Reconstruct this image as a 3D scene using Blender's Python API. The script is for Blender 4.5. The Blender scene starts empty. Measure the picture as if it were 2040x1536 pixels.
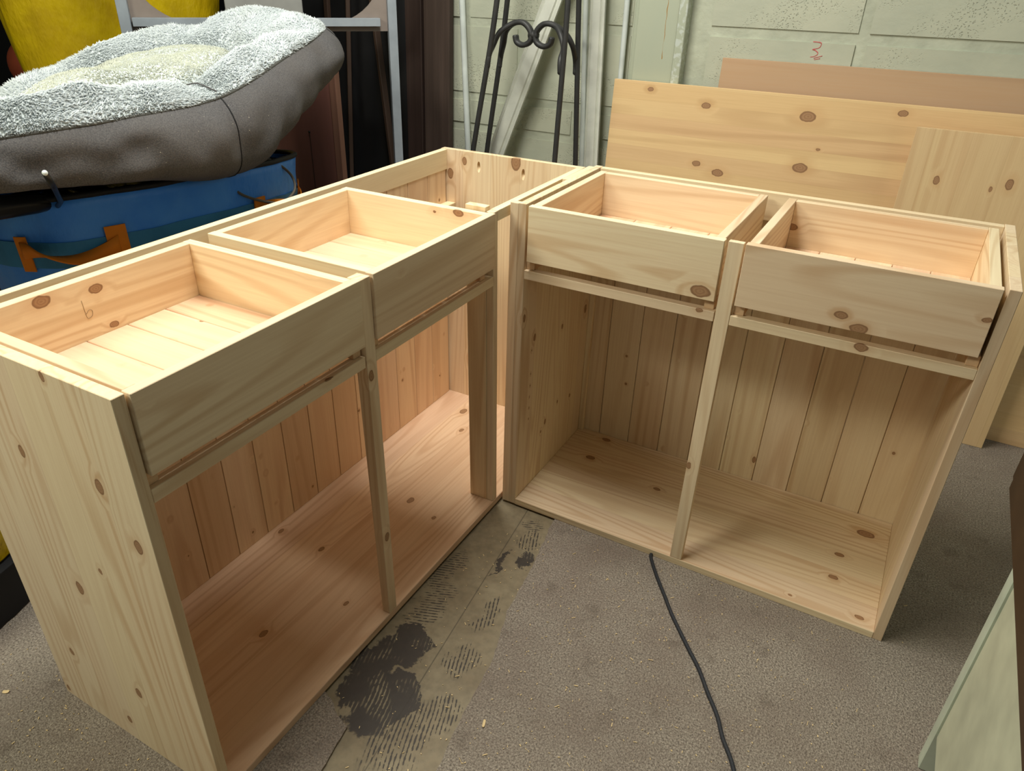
import bpy, bmesh, math, random
import numpy as np
from mathutils import Vector, Matrix, noise
random.seed(7); rng = np.random.default_rng(7)
S = bpy.context.scene; C = S.collection; R = math.radians

# ---------------------------------------------------------------- camera, light, exposure
cam_d = bpy.data.cameras.new('camera'); cam = bpy.data.objects.new('camera', cam_d); C.objects.link(cam)
cam.location = (0.7271, -1.3648, 1.2316); cam.rotation_euler = (1.0413, -0.0177, 0.5256)
cam_d.sensor_width = 36; cam_d.lens = 1461.9*36/2040; cam_d.shift_x = 0.0155; cam_d.shift_y = 0.0096
cam_d.clip_start = 0.02; S.camera = cam
S.view_settings.view_transform = 'Standard'; S.view_settings.look = 'None'
S.view_settings.gamma = 1; S.view_settings.use_curve_mapping = False
S.view_settings.exposure = 0.0
w = bpy.data.worlds.new('world'); S.world = w; w.use_nodes = True
w.node_tree.nodes['Background'].inputs[0].default_value = (0.88, 1.0, 0.86, 1)
w.node_tree.nodes['Background'].inputs[1].default_value = 0.115
def area(name, loc, target, sx, sy, power, col):
    d = bpy.data.lights.new(name, 'AREA'); d.shape = 'RECTANGLE'; d.size = sx; d.size_y = sy; d.energy = power; d.color = col
    o = bpy.data.objects.new(name, d); C.objects.link(o); o.location = loc
    o.rotation_euler = (Vector(target)-Vector(loc)).to_track_quat('-Z', 'Y').to_euler(); return o
area('strip_light_front', (-0.95, -1.75, 2.1), (-0.5, -0.9, 0.5), 1.1, 0.3, 30, (1.0, 0.97, 0.80))
area('strip_light_rear', (-0.20, -0.15, 2.45), (-0.15, -0.12, 0), 1.1, 0.25, 47, (1.0, 0.98, 0.90))
area('doorway_daylight', (2.7, -0.8, 1.5), (-0.2, -0.4, 0.5), 1.2, 1.6, 12, (0.92, 1.0, 0.88))

# ---------------------------------------------------------------- helpers
def tag(o, label=None, cat=None, group=None, kind=None):
    if label: o['label'] = label
    if cat: o['category'] = cat
    if group: o['group'] = group
    if kind: o['kind'] = kind
    return o
def link(name, me, mat=None, parent=None, smooth=False):
    o = bpy.data.objects.new(name, me); C.objects.link(o)
    if mat: me.materials.append(mat)
    if parent: o.parent = parent
    if smooth: me.polygons.foreach_set('use_smooth', [True]*len(me.polygons))
    return o
def empty(name, loc=(0,0,0), rz=0):
    o = bpy.data.objects.new(name, None); C.objects.link(o); o.location = loc; o.rotation_euler = (0,0,rz); o.empty_display_size = .05; return o
def from_py(name, v, f, mat=None, parent=None, smooth=False):
    me = bpy.data.meshes.new(name); me.from_pydata([tuple(map(float,p)) for p in v], [], [tuple(q) for q in f]); me.update()
    return link(name, me, mat, parent, smooth)
def bm_obj(name, bm, mat=None, parent=None, smooth=False):
    me = bpy.data.meshes.new(name); bm.normal_update(); bm.to_mesh(me); bm.free(); return link(name, me, mat, parent, smooth)
def setg(me, axis, tone=None):
    """grain coordinates: (along, across, across) plus a per board offset, and a tone"""
    n = len(me.vertices); co = np.zeros(n*3); me.vertices.foreach_get('co', co); co = co.reshape(-1,3)
    ax = {'x':(0,1,2),'y':(1,2,0),'z':(2,0,1)}[axis]
    g = co[:,ax] + rng.uniform(-30,30,3)*np.array([1,.3,.3])
    a = me.attributes.new('g', 'FLOAT_VECTOR', 'POINT'); a.data.foreach_set('vector', g.astype(np.float32).ravel())
    t = rng.uniform(0,1) if tone is None else tone
    a = me.attributes.new('tone', 'FLOAT', 'POINT'); a.data.foreach_set('value', np.full(n, t, np.float32))
def box_bm(lo, hi, bev=.0008):
    bm = bmesh.new(); r = bmesh.ops.create_cube(bm, size=1)
    for v in bm.verts: v.co = Vector([(lo[i]+hi[i])/2 + v.co[i]*(hi[i]-lo[i]) for i in range(3)])
    if bev: bmesh.ops.bevel(bm, geom=bm.edges[:], offset=bev, segments=1, affect='EDGES')
    return bm
def board(name, parent, lo, hi, grain, mat, tone=None, bev=.0008):
    o = bm_obj(name, box_bm(lo, hi, bev), mat, parent); setg(o.data, grain, tone); return o
def hexa(name, parent, pts, mat, grain='z', tone=None, bev=.0008):
    """8 corners: bottom 4 counter-clockwise, top 4"""
    bm = bmesh.new(); v = [bm.verts.new(p) for p in pts]
    for f in ((3,2,1,0),(4,5,6,7),(0,1,5,4),(1,2,6,5),(2,3,7,6),(3,0,4,7)): bm.faces.new([v[i] for i in f])
    if bev: bmesh.ops.bevel(bm, geom=bm.edges[:], offset=bev, segments=1, affect='EDGES')
    o = bm_obj(name, bm, mat, parent); setg(o.data, grain, tone); return o
def matchboard(parent, lo, hi, ax, face, mat):
    """one tongued board: full width body, narrower proud face so that a groove shows; ax = width axis, face = -1/+1 visible side on the other axis"""
    oa = 1-ax; t = .0042
    l1, h1, l2, h2 = list(lo), list(hi), list(lo), list(hi)
    if face < 0: l1[oa] = lo[oa]+t; h2[oa] = lo[oa]+t
    else: h1[oa] = hi[oa]-t; l2[oa] = hi[oa]-t
    l2[ax] += .0009; h2[ax] -= .0009
    bm = box_bm(l1, h1, 0); b2 = box_bm(l2, h2, .0007); me = bpy.data.meshes.new('t'); b2.to_mesh(me); b2.free(); bm.from_mesh(me); bpy.data.meshes.remove(me)
    o = bm_obj('back_plank', bm, mat, parent); setg(o.data, 'z'); return o
def catmull(pts, n=8, closed=False):
    P = [Vector(p) for p in pts]; out = []
    m = len(P); rngi = range(m) if closed else range(m-1)
    for i in rngi:
        if closed: a,b,c,d = P[(i-1)%m],P[i],P[(i+1)%m],P[(i+2)%m]
        else: a,b,c,d = P[max(i-1,0)],P[i],P[i+1],P[min(i+2,m-1)]
        for k in range(n):
            t = k/n
            out.append(0.5*((2*b)+(c-a)*t+(2*a-5*b+4*c-d)*t*t+(3*b-a-3*c+d)*t**3))
    if not closed: out.append(P[-1])
    return out
def tube_bm(bm, pts, rad, seg=8, closed=False, flat=None):
    pts = [Vector(p) for p in pts]; n = len(pts); rings = []
    up = None
    for i,p in enumerate(pts):
        t = (pts[(i+1)%n]-pts[i-1]) if closed else (pts[min(i+1,n-1)]-pts[max(i-1,0)])
        if t.length < 1e-9: t = Vector((0,0,1))
        t.normalize()
        if up is None: up = t.orthogonal().normalized()
        up = (up - t*up.dot(t)).normalized(); b = t.cross(up)
        r = rad[i] if hasattr(rad,'__len__') else rad
        fl = flat or 1
        rings.append([bm.verts.new(p + up*math.cos(a)*r + b*math.sin(a)*r*fl) for a in [2*math.pi*k/seg for k in range(seg)]])
    m = n if closed else n-1
    for i in range(m):
        A,B = rings[i], rings[(i+1)%n]
        for k in range(seg): bm.faces.new((A[k],A[(k+1)%seg],B[(k+1)%seg],B[k]))
    if not closed: bm.faces.new(rings[0][::-1]); bm.faces.new(rings[-1])
def tube(name, pts, rad, mat, parent=None, seg=8, closed=False, flat=None):
    bm = bmesh.new(); tube_bm(bm, pts, rad, seg, closed, flat); return bm_obj(name, bm, mat, parent, True)

# ---------------------------------------------------------------- materials
class NT:
    def __init__(s, name, rough=.6):
        s.m = bpy.data.materials.new(name); s.m.use_nodes = True; s.t = s.m.node_tree; s.n = s.t.nodes
        s.b = s.n['Principled BSDF']; s.b.inputs['Roughness'].default_value = rough; s.b.inputs['Specular IOR Level'].default_value = .3
    def l(s, a, b): s.t.links.new(a, b)
    def new(s, k, **kw):
        nd = s.n.new(k)
        for a,b in kw.items(): setattr(nd, a, b)
        return nd
    def val(s, x, inp):
        if hasattr(x, 'is_output') or isinstance(x, bpy.types.NodeSocket): s.l(x, inp)
        else: inp.default_value = x
    def math(s, op, a, b=0.0, c=None, clamp=False):
        nd = s.new('ShaderNodeMath', operation=op, use_clamp=clamp); s.val(a, nd.inputs[0]); s.val(b, nd.inputs[1])
        if c is not None: s.val(c, nd.inputs[2])
        return nd.outputs[0]
    def vm(s, op, a, b=(0,0,0)):
        nd = s.new('ShaderNodeVectorMath', operation=op); s.val(a, nd.inputs[0]); s.val(b, nd.inputs[1])
        return nd.outputs['Value'] if op in ('LENGTH','DOT_PRODUCT','DISTANCE') else nd.outputs[0]
    def attr(s, nm, out='Vector'): return s.new('ShaderNodeAttribute', attribute_name=nm).outputs[out]
    def obj(s): return s.new('ShaderNodeTexCoord').outputs['Object']
    def gen(s): return s.new('ShaderNodeTexCoord').outputs['Generated']
    def noise(s, v, scale=1, detail=3, rough=.5, dist=0, out='Fac'):
        nd = s.new('ShaderNodeTexNoise'); s.l(v, nd.inputs['Vector']); nd.inputs['Scale'].default_value = scale
        nd.inputs['Detail'].default_value = detail; nd.inputs['Roughness'].default_value = rough; nd.inputs['Distortion'].default_value = dist
        return nd.outputs[out]
    def voro(s, v, scale=1, out='Distance', feature='F1', rnd=1):
        nd = s.new('ShaderNodeTexVoronoi', feature=feature); s.l(v, nd.inputs['Vector']); nd.inputs['Scale'].default_value = scale
        nd.inputs['Randomness'].default_value = rnd; return nd.outputs[out]
    def ramp(s, f, stops, interp='LINEAR'):
        nd = s.new('ShaderNodeValToRGB'); s.val(f, nd.inputs[0]); cr = nd.color_ramp; cr.interpolation = interp
        while len(cr.elements) < len(stops): cr.elements.new(0.5)
        for e,(p,c) in zip(cr.elements, stops): e.position = p; e.color = (c if hasattr(c,'__len__') else (c,c,c)) if hasattr(c,'__len__') and len(c)==4 else ((*c,1) if hasattr(c,'__len__') else (c,c,c,1))
        return nd.outputs[0]
    def mr(s, v, a, b, c=0, d=1):
        nd = s.new('ShaderNodeMapRange'); s.val(v, nd.inputs[0])
        for i,x in enumerate((a,b,c,d)): nd.inputs[i+1].default_value = x
        return nd.outputs[0]
    def mix(s, f, a, b, mode='MIX'):
        nd = s.new('ShaderNodeMix', data_type='RGBA', blend_type=mode); s.val(f, nd.inputs[0])
        for x,i in ((a,6),(b,7)):
            if isinstance(x, bpy.types.NodeSocket): s.l(x, nd.inputs[i])
            else: nd.inputs[i].default_value = (*x[:3],1)
        return nd.outputs[2]
    def col(s, c):
        if isinstance(c, bpy.types.NodeSocket): s.l(c, s.b.inputs['Base Color'])
        else: s.b.inputs['Base Color'].default_value = (*c,1)
    def bump(s, h, strength=.3, dist=.001):
        nd = s.new('ShaderNodeBump'); nd.inputs['Strength'].default_value = strength; nd.inputs['Distance'].default_value = dist
        s.l(h, nd.inputs['Height']); s.l(nd.outputs[0], s.b.inputs['Normal'])
def srgb(r,g,b):
    f = lambda c: (c/255/12.92) if c/255 <= .04045 else ((c/255+.055)/1.055)**2.4
    return (f(r),f(g),f(b))
def plain(name, c, rough=.6, bump=None, metal=0):
    t = NT(name, rough); t.b.inputs['Metallic'].default_value = metal
    v = t.obj(); n = t.noise(v, 14, 4)
    t.col(t.mix(t.mr(n,.3,.7), tuple(x*.86 for x in c), tuple(min(1,x*1.1) for x in c)))
    if bump: t.bump(t.noise(v, bump[0], 3), bump[1], bump[2])
    return t.m

def pine(name, knots=(), grain='z', stave=0, sa=0, rnd_knots=1.0, light=(241,225,192), dark=(204,170,126), ring=55, pin=False):
    """raw pine; knots = explicit (x,y,z,r) in the frame of the parent; stave = width of glued staves, sa = across axis"""
    t = NT(name, .55)
    g = t.attr('g'); tone = t.attr('tone', 'Fac'); ob = t.obj()
    if stave:     # every stave of a glued board: own offset and own tone
        sep = t.new('ShaderNodeSeparateXYZ'); t.l(ob, sep.inputs[0])
        wob = sep.outputs[sa]
        idx = t.math('FLOOR', t.math('DIVIDE', wob, stave))
        wn = t.new('ShaderNodeTexWhiteNoise', noise_dimensions='1D'); t.l(idx, wn.inputs['W'])
        g = t.vm('ADD', g, t.vm('MULTIPLY', wn.outputs['Color'], (9,3,3)))
        tone = t.math('ADD', t.math('MULTIPLY', tone, .3), t.math('MULTIPLY', wn.outputs['Value'], .7))
    # explicit knots, distance divided by radius, stretched along the grain
    axw = {'x':(.62,1,1),'y':(1,.62,1),'z':(1,1,.62)}[grain]
    dm = None
    wv = t.vm('MULTIPLY', t.noise(t.vm('MULTIPLY', ob, (60,60,60)), 1, 2, out='Color'), (.006,.006,.006))
    obw = t.vm('ADD', ob, wv)
    for (x,y,z,r) in knots:
        d = t.vm('LENGTH', t.vm('MULTIPLY', t.vm('SUBTRACT', obw, (x+.003,y+.003,z+.003)), tuple(a/(r*.72) for a in axw)))
        dm = d if dm is None else t.math('MINIMUM', dm, d)
    # random knots
    vk = t.vm('MULTIPLY', g, (4.2,9,9))
    vo = t.new('ShaderNodeTexVoronoi'); t.l(vk, vo.inputs['Vector']); vo.inputs['Scale'].default_value = 1
    sepc = t.new('ShaderNodeSeparateColor'); t.l(vo.outputs['Color'], sepc.inputs[0])
    present = t.mr(sepc.outputs[0], .93-.13*rnd_knots+(9 if rnd_knots<.05 else 0), .94-.13*rnd_knots+(9 if rnd_knots<.05 else 0), 40, 1)
    rr = t.mr(sepc.outputs[1], 0, 1, .035, .10 if not pin else .045)
    kd = t.math('MULTIPLY', t.math('DIVIDE', vo.outputs['Distance'], rr), present)
    dm = kd if dm is None else t.math('MINIMUM', dm, kd)
    if pin:
        vo2 = t.voro(t.vm('MULTIPLY', g, (15,17,17)), 1); vn = t.noise(t.vm('MULTIPLY', g, (5,6,6)), 1, 1)
        pd = t.math('ADD', t.math('DIVIDE', vo2, .060), t.mr(vn, .38, .46, 5, 0))
        dm = t.math('MINIMUM', dm, pd)
    # growth rings as contour lines of a stretched noise, pushed aside by the knots
    warp = t.mr(dm, .6, 3.4, .06, 0)
    base = t.math('ADD', t.noise(t.vm('MULTIPLY', g, (.5,8,8)), 1, 1.5, .4), warp)
    rings = t.math('SINE', t.math('MULTIPLY', base, ring*2.2))
    fade = t.noise(t.vm('MULTIPLY', g, (1.2,9,9)), 1, 2)
    lat = t.math('MULTIPLY', t.mr(rings, -.1, 1, 0, 1), t.mr(fade, .38, .62, .08, .55))
    fine = t.noise(t.vm('MULTIPLY', g, (7,260,260)), 1, 2)
    c = t.mix(lat, srgb(*light), srgb(*dark))
    c = t.mix(t.mr(fine, .35, .75, 0, .16), c, srgb(188,146,100))
    tn = t.ramp(tone, [(0,(.86,.79,.72)),(.3,(1.0,.96,.90)),(.55,(.93,.87,.86)),(.8,(1.0,.98,.92)),(1,(1.08,1.08,1.06))])
    c = t.mix(1.0, c, tn, 'MULTIPLY')
    big = t.noise(t.vm('MULTIPLY', g, (.9,5,5)), 1, 2)
    c = t.mix(t.mr(big, .45, .75, 0, .28), c, srgb(214,166,128))
    if stave:
        fr = t.math('FRACT', t.math('DIVIDE', wob, stave)); e = t.math('MINIMUM', fr, t.math('SUBTRACT', 1, fr))
        c = t.mix(t.mr(e, 0, .012, .22, 0), c, srgb(150,110,70))
    halo = t.mr(dm, .9, 2.8, .30, 0); c = t.mix(halo, c, srgb(200,150,100))
    kr = t.math('SINE', t.math('MULTIPLY', dm, 17)); kcol = t.mix(t.mr(kr, -1, 1, 0, .6), srgb(172,134,98), srgb(146,108,78))
    c = t.mix(t.mr(dm, 1.0, 1.12, 1, 0), c, kcol)
    edge = t.math('MULTIPLY', t.mr(dm, .82, .96, 0, 1), t.mr(dm, 1.0, 1.14, 1, 0)); c = t.mix(t.math('MULTIPLY', edge, .5), c, srgb(104,70,46))
    t.col(c); t.bump(t.math('ADD', t.math('MULTIPLY', lat, .5), fine), .12, .0006)
    return t.m

PB = pine('pine_board_plain', rnd_knots=.6)
PZ = PB
PPLANK = pine('pine_matchboard', pin=True, rnd_knots=.7, ring=30)
PPLANKA = pine('pine_matchboard_pinkish', pin=True, rnd_knots=.7, ring=30, light=(238,211,180), dark=(208,168,134))
PDB = pine('pine_drawer_bottom', pin=True, rnd_knots=.7, light=(240,210,180), dark=(214,170,136), ring=35)
PEND = pine('pine_end_grain', rnd_knots=0, light=(226,196,160), dark=(196,160,128), ring=90)

# ---------------------------------------------------------------- room shell
m_mortar = plain('painted_mortar', srgb(182,186,167), .7, (60,.5,.004))
def block_mat():
    t = NT('painted_block', .62); v = t.obj(); n = t.noise(v, 5, 3)
    c = t.mix(t.mr(n,.35,.65), srgb(176,180,162), srgb(188,190,170))
    pit = t.voro(t.vm('ADD', v, t.vm('MULTIPLY', t.noise(v, 70, 3, out='Color'), (.022,.022,.022))), 150)
    where = t.noise(v, 7, 2)
    pm = t.math('MULTIPLY', t.mr(pit, .08, .34, 1, 0), t.mr(where, .50, .66, 0, 1))
    c = t.mix(t.math('MULTIPLY', pm, .25), c, srgb(140,150,134)); t.col(c)
    h = t.math('SUBTRACT', t.math('MULTIPLY', t.noise(v, 26, 5, .6), .55), t.math('MULTIPLY', pm, 1.0))
    t.bump(h, .6, .005); return t.m
m_block = block_mat()
WY = 1.15
wall = bm_obj('wall_back', box_bm((-3.1, WY+.004, -.01), (2.6, WY+.12, 2.6), 0), m_mortar); tag(wall, kind='structure')
blk_cache = {}
def add_block(x0, x1, z0, z1):
    key = (round(x1-x0,3), round(z1-z0,3))
    if key not in blk_cache:
        bm = box_bm((0,0,0), (x1-x0-.012, .06, z1-z0-.012), 0)
        bmesh.ops.bevel(bm, geom=bm.edges[:], offset=.009, segments=2, affect='EDGES')
        me = bpy.data.meshes.new('block'); bm.to_mesh(me); bm.free(); me.materials.append(m_block)
        blk_cache[key] = me
    o = bpy.data.objects.new('block', blk_cache[key]); C.objects.link(o); o.parent = wall
    o.location = (x0+.006, WY+random.uniform(-.0015,.0015), z0+.006)
def course(zs, xs, off):
    for i in range(len(zs)-1):
        sh = off if i%2 else 0
        e = [xs[0]]+[x for x in np.arange(xs[0]+sh+.45, xs[1]-.03, .45)]+[xs[1]]
        for a,b in zip(e[:-1], e[1:]): add_block(round(a,3), round(b,3), zs[i], zs[i+1])
course([0,.17,.395,.62,.845,1.07,1.295,1.52,1.745,1.97,2.195,2.42,2.6], (.022,2.6), 0.0)
course([0,.132,.357,.582,.697,.807,1.057,1.28,1.505,1.73,1.955,2.18,2.405,2.6], (-3.1,-.205), .225)
# painted timber post against the wall
m_tpaint = NT('old_green_gloss_paint', .35)
def _():
    t = m_tpaint; v = t.obj(); n = t.noise(t.vm('MULTIPLY', v, (3,3,1)), 3, 3)
    c = t.mix(n, srgb(168,176,158), srgb(180,184,162))
    # bare crack with rust tone where the paint split
    sep = t.new('ShaderNodeSeparateXYZ'); t.l(v, sep.inputs[0])
    wob = t.math('MULTIPLY', t.math('SUBTRACT', t.noise(t.vm('MULTIPLY', v, (0,0,1)), 30, 2), .5), .008)
    d = t.math('ABSOLUTE', t.math('SUBTRACT', t.math('SUBTRACT', sep.outputs[0], -.096), wob))
    zz = t.math('GREATER_THAN', sep.outputs[2], .985)
    thick = t.mr(t.noise(t.vm('MULTIPLY', v, (0,0,1)), 14, 1), .4, .7, .0002, .0022)
    m = t.math('MULTIPLY', t.math('LESS_THAN', d, thick), zz)
    c = t.mix(m, c, srgb(160,120,60))
    fl = t.math('MULTIPLY', t.math('GREATER_THAN', sep.outputs[0], -.056), t.mr(t.noise(v, 70, 4), .5, .6, 0, .6))
    c = t.mix(fl, c, srgb(205,212,208)); t.col(c); t.bump(t.noise(v, 80, 3), .2, .001)
_()
for nm,(a,b) in {'trim_1':((-.190,1.112,0),(-.058,1.156,2.6)), 'trim_2':((-.0575,1.105,0),(-.030,1.156,2.6)), 'trim_3':((-.212,1.142,0),(-.1905,1.156,2.6))}.items():
    o = bm_obj(nm, box_bm(a,b,.002), m_tpaint.m); tag(o, kind='structure')
# side wall far left, its near-black colour stands in for shade
wl = bm_obj('wall_left', box_bm((-3.1,-3.4,-.01),(-3.0,WY,2.6),0), plain('shade_black_wall', srgb(22,22,24), .8)); tag(wl, kind='structure')

# floor: bare adhesive stained concrete
def floor_mat():
    t = NT('adhesive_floor', .55); v = t.obj()
    n1 = t.noise(v, 9, 5, .6); n2 = t.noise(v, 60, 4)
    c = t.mix(t.mr(n1,.3,.7), srgb(126,112,88), srgb(150,138,112)); c = t.mix(t.mr(n2,.4,.7,0,.35), c, srgb(92,84,68))
    wv = t.vm('ADD', v, t.vm('MULTIPLY', t.vm('SUBTRACT', t.noise(v, 20, 6, .65, out='Color'), (.5,.5,.5)), (.10,.10,0)))
    def blob(x,y,rx,ry,wv=wv): return t.vm('LENGTH', t.vm('MULTIPLY', t.vm('SUBTRACT', wv, (x,y,0)), (1/rx,1/ry,0)))
    dk = None
    for b in [(.045,-.545,.050,.045),(.02,-.60,.05,.06),(.080,-.67,.050,.075),(.03,-.66,.04,.05),(.13,-.64,.02,.05),(.142,-.165,.022,.028),(.10,-.62,.03,.04),(.09,-.21,.008,.05),(.05,-.50,.05,.02)]:
        d = blob(*b); dk = d if dk is None else t.math('MINIMUM', dk, d)
    patch = t.mr(dk, .92, 1.02, 1, 0)
    # trowel combing
    sep = t.new('ShaderNodeSeparateXYZ'); t.l(t.vm('ADD', v, t.vm('MULTIPLY', t.noise(v, 5, 2, out='Color'), (.02,.02,0))), sep.inputs[0])
    def comb(ang, freq):
        k = t.math('ADD', t.math('MULTIPLY', sep.outputs[0], math.cos(ang)), t.math('MULTIPLY', sep.outputs[1], math.sin(ang)))
        s = t.math('SINE', t.math('MULTIPLY', k, freq)); br = t.noise(v, 110, 2)
        return t.mr(t.math('ADD', s, t.mr(br,.3,.7,-.7,.7)), .45, .75, 0, 1)
    r1 = None
    for b in [(.03,-.42,.035,.09),(.0,-.30,.02,.09),(.10,-.05,.03,.02)]:
        d = blob(*b); r1 = d if r1 is None else t.math('MINIMUM', r1, d)
    r2 = None
    for b in [(.155,-.36,.02,.06),(.17,-.50,.03,.05),(.16,-.70,.06,.09),(.12,-.10,.03,.04),(.2,-.62,.03,.05)]:
        d = blob(*b); r2 = d if r2 is None else t.math('MINIMUM', r2, d)
    s1 = t.math('MULTIPLY', comb(1.95, 820), t.mr(r1,.85,1.0,1,0)); s2 = t.math('MULTIPLY', comb(.35, 780), t.mr(r2,.85,1.05,1,0))
    holes = t.math('MULTIPLY', comb(.30, 780), t.mr(t.noise(v, 18, 2), .5, .6, 0, .8))
    dark = t.math('MAXIMUM', t.math('MAXIMUM', s1, s2), t.math('SUBTRACT', patch, t.math('MULTIPLY', patch, holes)))
    c = t.mix(t.math('MULTIPLY', dark, .88), c, srgb(50,46,46))
    # tile seam
    sx = t.new('ShaderNodeSeparateXYZ'); t.l(v, sx.inputs[0])
    ln = t.math('ABSOLUTE', t.math('SUBTRACT', t.math('ADD', sx.outputs[0], t.math('MULTIPLY', sx.outputs[1], .117)), .0565))
    c = t.mix(t.mr(ln, .0006, .0018, .6, 0), c, srgb(60,54,46))
    t.col(c); t.bump(t.math('ADD', n2, t.math('MULTIPLY', dark, -.5)), .3, .002); return t.m
FZ = -.006
fl = bm_obj('floor', box_bm((-3.1,-3.4,-.10),(2.6,WY+.1,FZ),0), floor_mat()); tag(fl, kind='structure')

def carpet_mat():
    t = NT('grey_loop_carpet', .95); v = t.obj()
    n = t.noise(v, 260, 6, .75); n2 = t.noise(v, 5, 4, .6); n3 = t.voro(v, 330)
    c = t.ramp(n, [(.34, srgb(88,80,72)),(.47, srgb(148,137,124)),(.56, srgb(176,165,150)),(.68, srgb(212,198,180))])
    c = t.mix(t.mr(n2,.42,.68,0,.5), c, srgb(132,116,104))
    st = t.noise(v, 16, 3); c = t.mix(t.mr(st,.60,.72,0,.4), c, srgb(110,98,86))
    t.col(c); t.bump(t.math('ADD', n, n3), .9, .003); return t.m
bm = bmesh.new()
outer = [(-3.0,-3.4),(2.5,-3.4),(2.5,WY),(-3.0,WY)]
hole = [(.135,.10),(.136,-.012),(.150,-.09),(.167,-.185),(.176,-.26),(.185,-.339),(.210,-.42),(.227,-.486),(.237,-.589),(.247,-.658),(.26,-.726),(.275,-.84),(.29,-.98),(.27,-1.2),(.12,-1.2),(.10,-.98),(.085,-.83),(.067,-.741),(.035,-.728),(.003,-.71),(-.06,-.69),(-.12,-.60),(-.14,-.2),(-.12,.10)]
def jag(pts):
    o = []
    for i in range(len(pts)):
        a = Vector(pts[i]); b = Vector(pts[(i+1)%len(pts)]); n = max(1, int((b-a).length/.012))
        for k in range(n): p = a.lerp(b, k/n); o.append((p.x+random.uniform(-.0016,.0016), p.y+random.uniform(-.0016,.0016)))
    return o
for loop in (outer, jag(hole)):
    vs = [bm.verts.new((x,y,0)) for x,y in loop]
    for i in range(len(vs)): bm.edges.new((vs[i], vs[(i+1)%len(vs)]))
bmesh.ops.triangle_fill(bm, edges=bm.edges[:], use_beauty=True)
for f in bm.faces:
    if f.normal.z < 0: f.normal_flip()
r = bmesh.ops.extrude_face_region(bm, geom=bm.faces[:])
for e in r['geom']:
    if isinstance(e, bmesh.types.BMVert): e.co.z = FZ+.0003
bmesh.ops.recalc_face_normals(bm, faces=bm.faces[:])
cp = bm_obj('carpet', bm, carpet_mat()); tag(cp, 'worn grey-beige short pile carpet with a torn away strip between the cabinets', 'carpet')

# ---------------------------------------------------------------- cabinet right (B), front faces -y, frame = world
T = .0182
KB = [(0.447,0,.286,.007),(.71,0,.648,.010),(.299,0,.004,.008),(.412,0,.651,.006)]
PBF = pine('pine_right_rails', KB, 'z', rnd_knots=.15)
PBR = pine('pine_right_rails_level', KB, 'x', rnd_knots=.15)
PBS = pine('pine_right_side', [(.018,.011,.533,.008),(.018,.070,.461,.008),(.018,.229,.2,.004),(.018,.311,.179,.005),(.018,.156,.174,.007),(.018,.134,.154,.004),(.018,.375,.423,.010),(.018,.228,.428,.006)]+[(.018,.057,z,.0025) for z in (.43,.365,.333,.301,.269,.236)], 'z', .07, 1, rnd_knots=.0)
PBFL = pine('pine_right_base', [(.116,.387,.018,.011),(.112,.278,.018,.011),(.326,.236,.018,.008),(.839,.334,.018,.017),(.793,.219,.018,.009),(.792,.13,.018,.009),(.717,.019,.018,.004),(.86,.028,.018,.008)], 'x', .078, 1, rnd_knots=0)
W = .9117; DB = .412; H = .80
B = empty('base_cabinet'); tag(B, 'bare pine two drawer base cabinet on the carpet in front of the leaning boards', 'cabinet')
board('side_panel', B, (0,0,0), (T,DB,H), 'z', PBS, .7)
board('side_panel', B, (W-T,0,0), (W,DB,H), 'z', PBS, .4)
board('filler_strip', B, (-.0205,0,0), (-.0003,.016,H-.001), 'z', PB, .6)
board('spacer_block', B, (-.018,.25,.71), (-.0003,.405,H-.003), 'y', PB, .3)
board('base_panel', B, (T+.0002,-.001,.0), (W-T-.0002,DB-.0005,.0178), 'x', PBFL, .4)
xs = [.0005,.0815]+[.0815+.0912*k for k in range(1,9)]+[W-.0005]
for a,b in zip(xs[:-1], xs[1:]): matchboard(B, (a+.0001,DB+.0003,.0), (b-.0001,DB+.0095,.735), 0, -1, PPLANK)
board('back_rail', B, (T+.0003,DB-.018,.735), (W-T-.0003,DB-.0002,H-.001), 'x', PB, .8)
board('corner_batten', B, (T+.0003,DB-.014,.0183), (T+.014,DB-.0002,.63), 'z', PB, .3)
SX0, SX1 = .4435, .4725
hexa('centre_stile', B, [(SX0-.002,-.0005,.0183),(SX1-.004,-.0005,.0183),(SX1-.004,.018,.0183),(SX0-.002,.018,.0183),(SX0+.001,-.0005,H-.002),(SX1+.001,-.0005,H-.002),(SX1+.001,.012,H-.002),(SX0+.001,.012,H-.002)], PBF)
board('front_rail', B, (T+.0003,0,.633), (SX0-.0015,.02,.6535), 'x', PBR, .5)
board('front_rail', B, (SX1+.0005,0,.633), (W-T-.0003,.02,.6535), 'x', PBR, .35)
for x in (T+.0006, SX0-.026, SX1+.0035, W-T-.0205): board('drawer_runner', B, (x,.010,.6538), (x+.0195,.392,.6745), 'y', PEND, .3)
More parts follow.
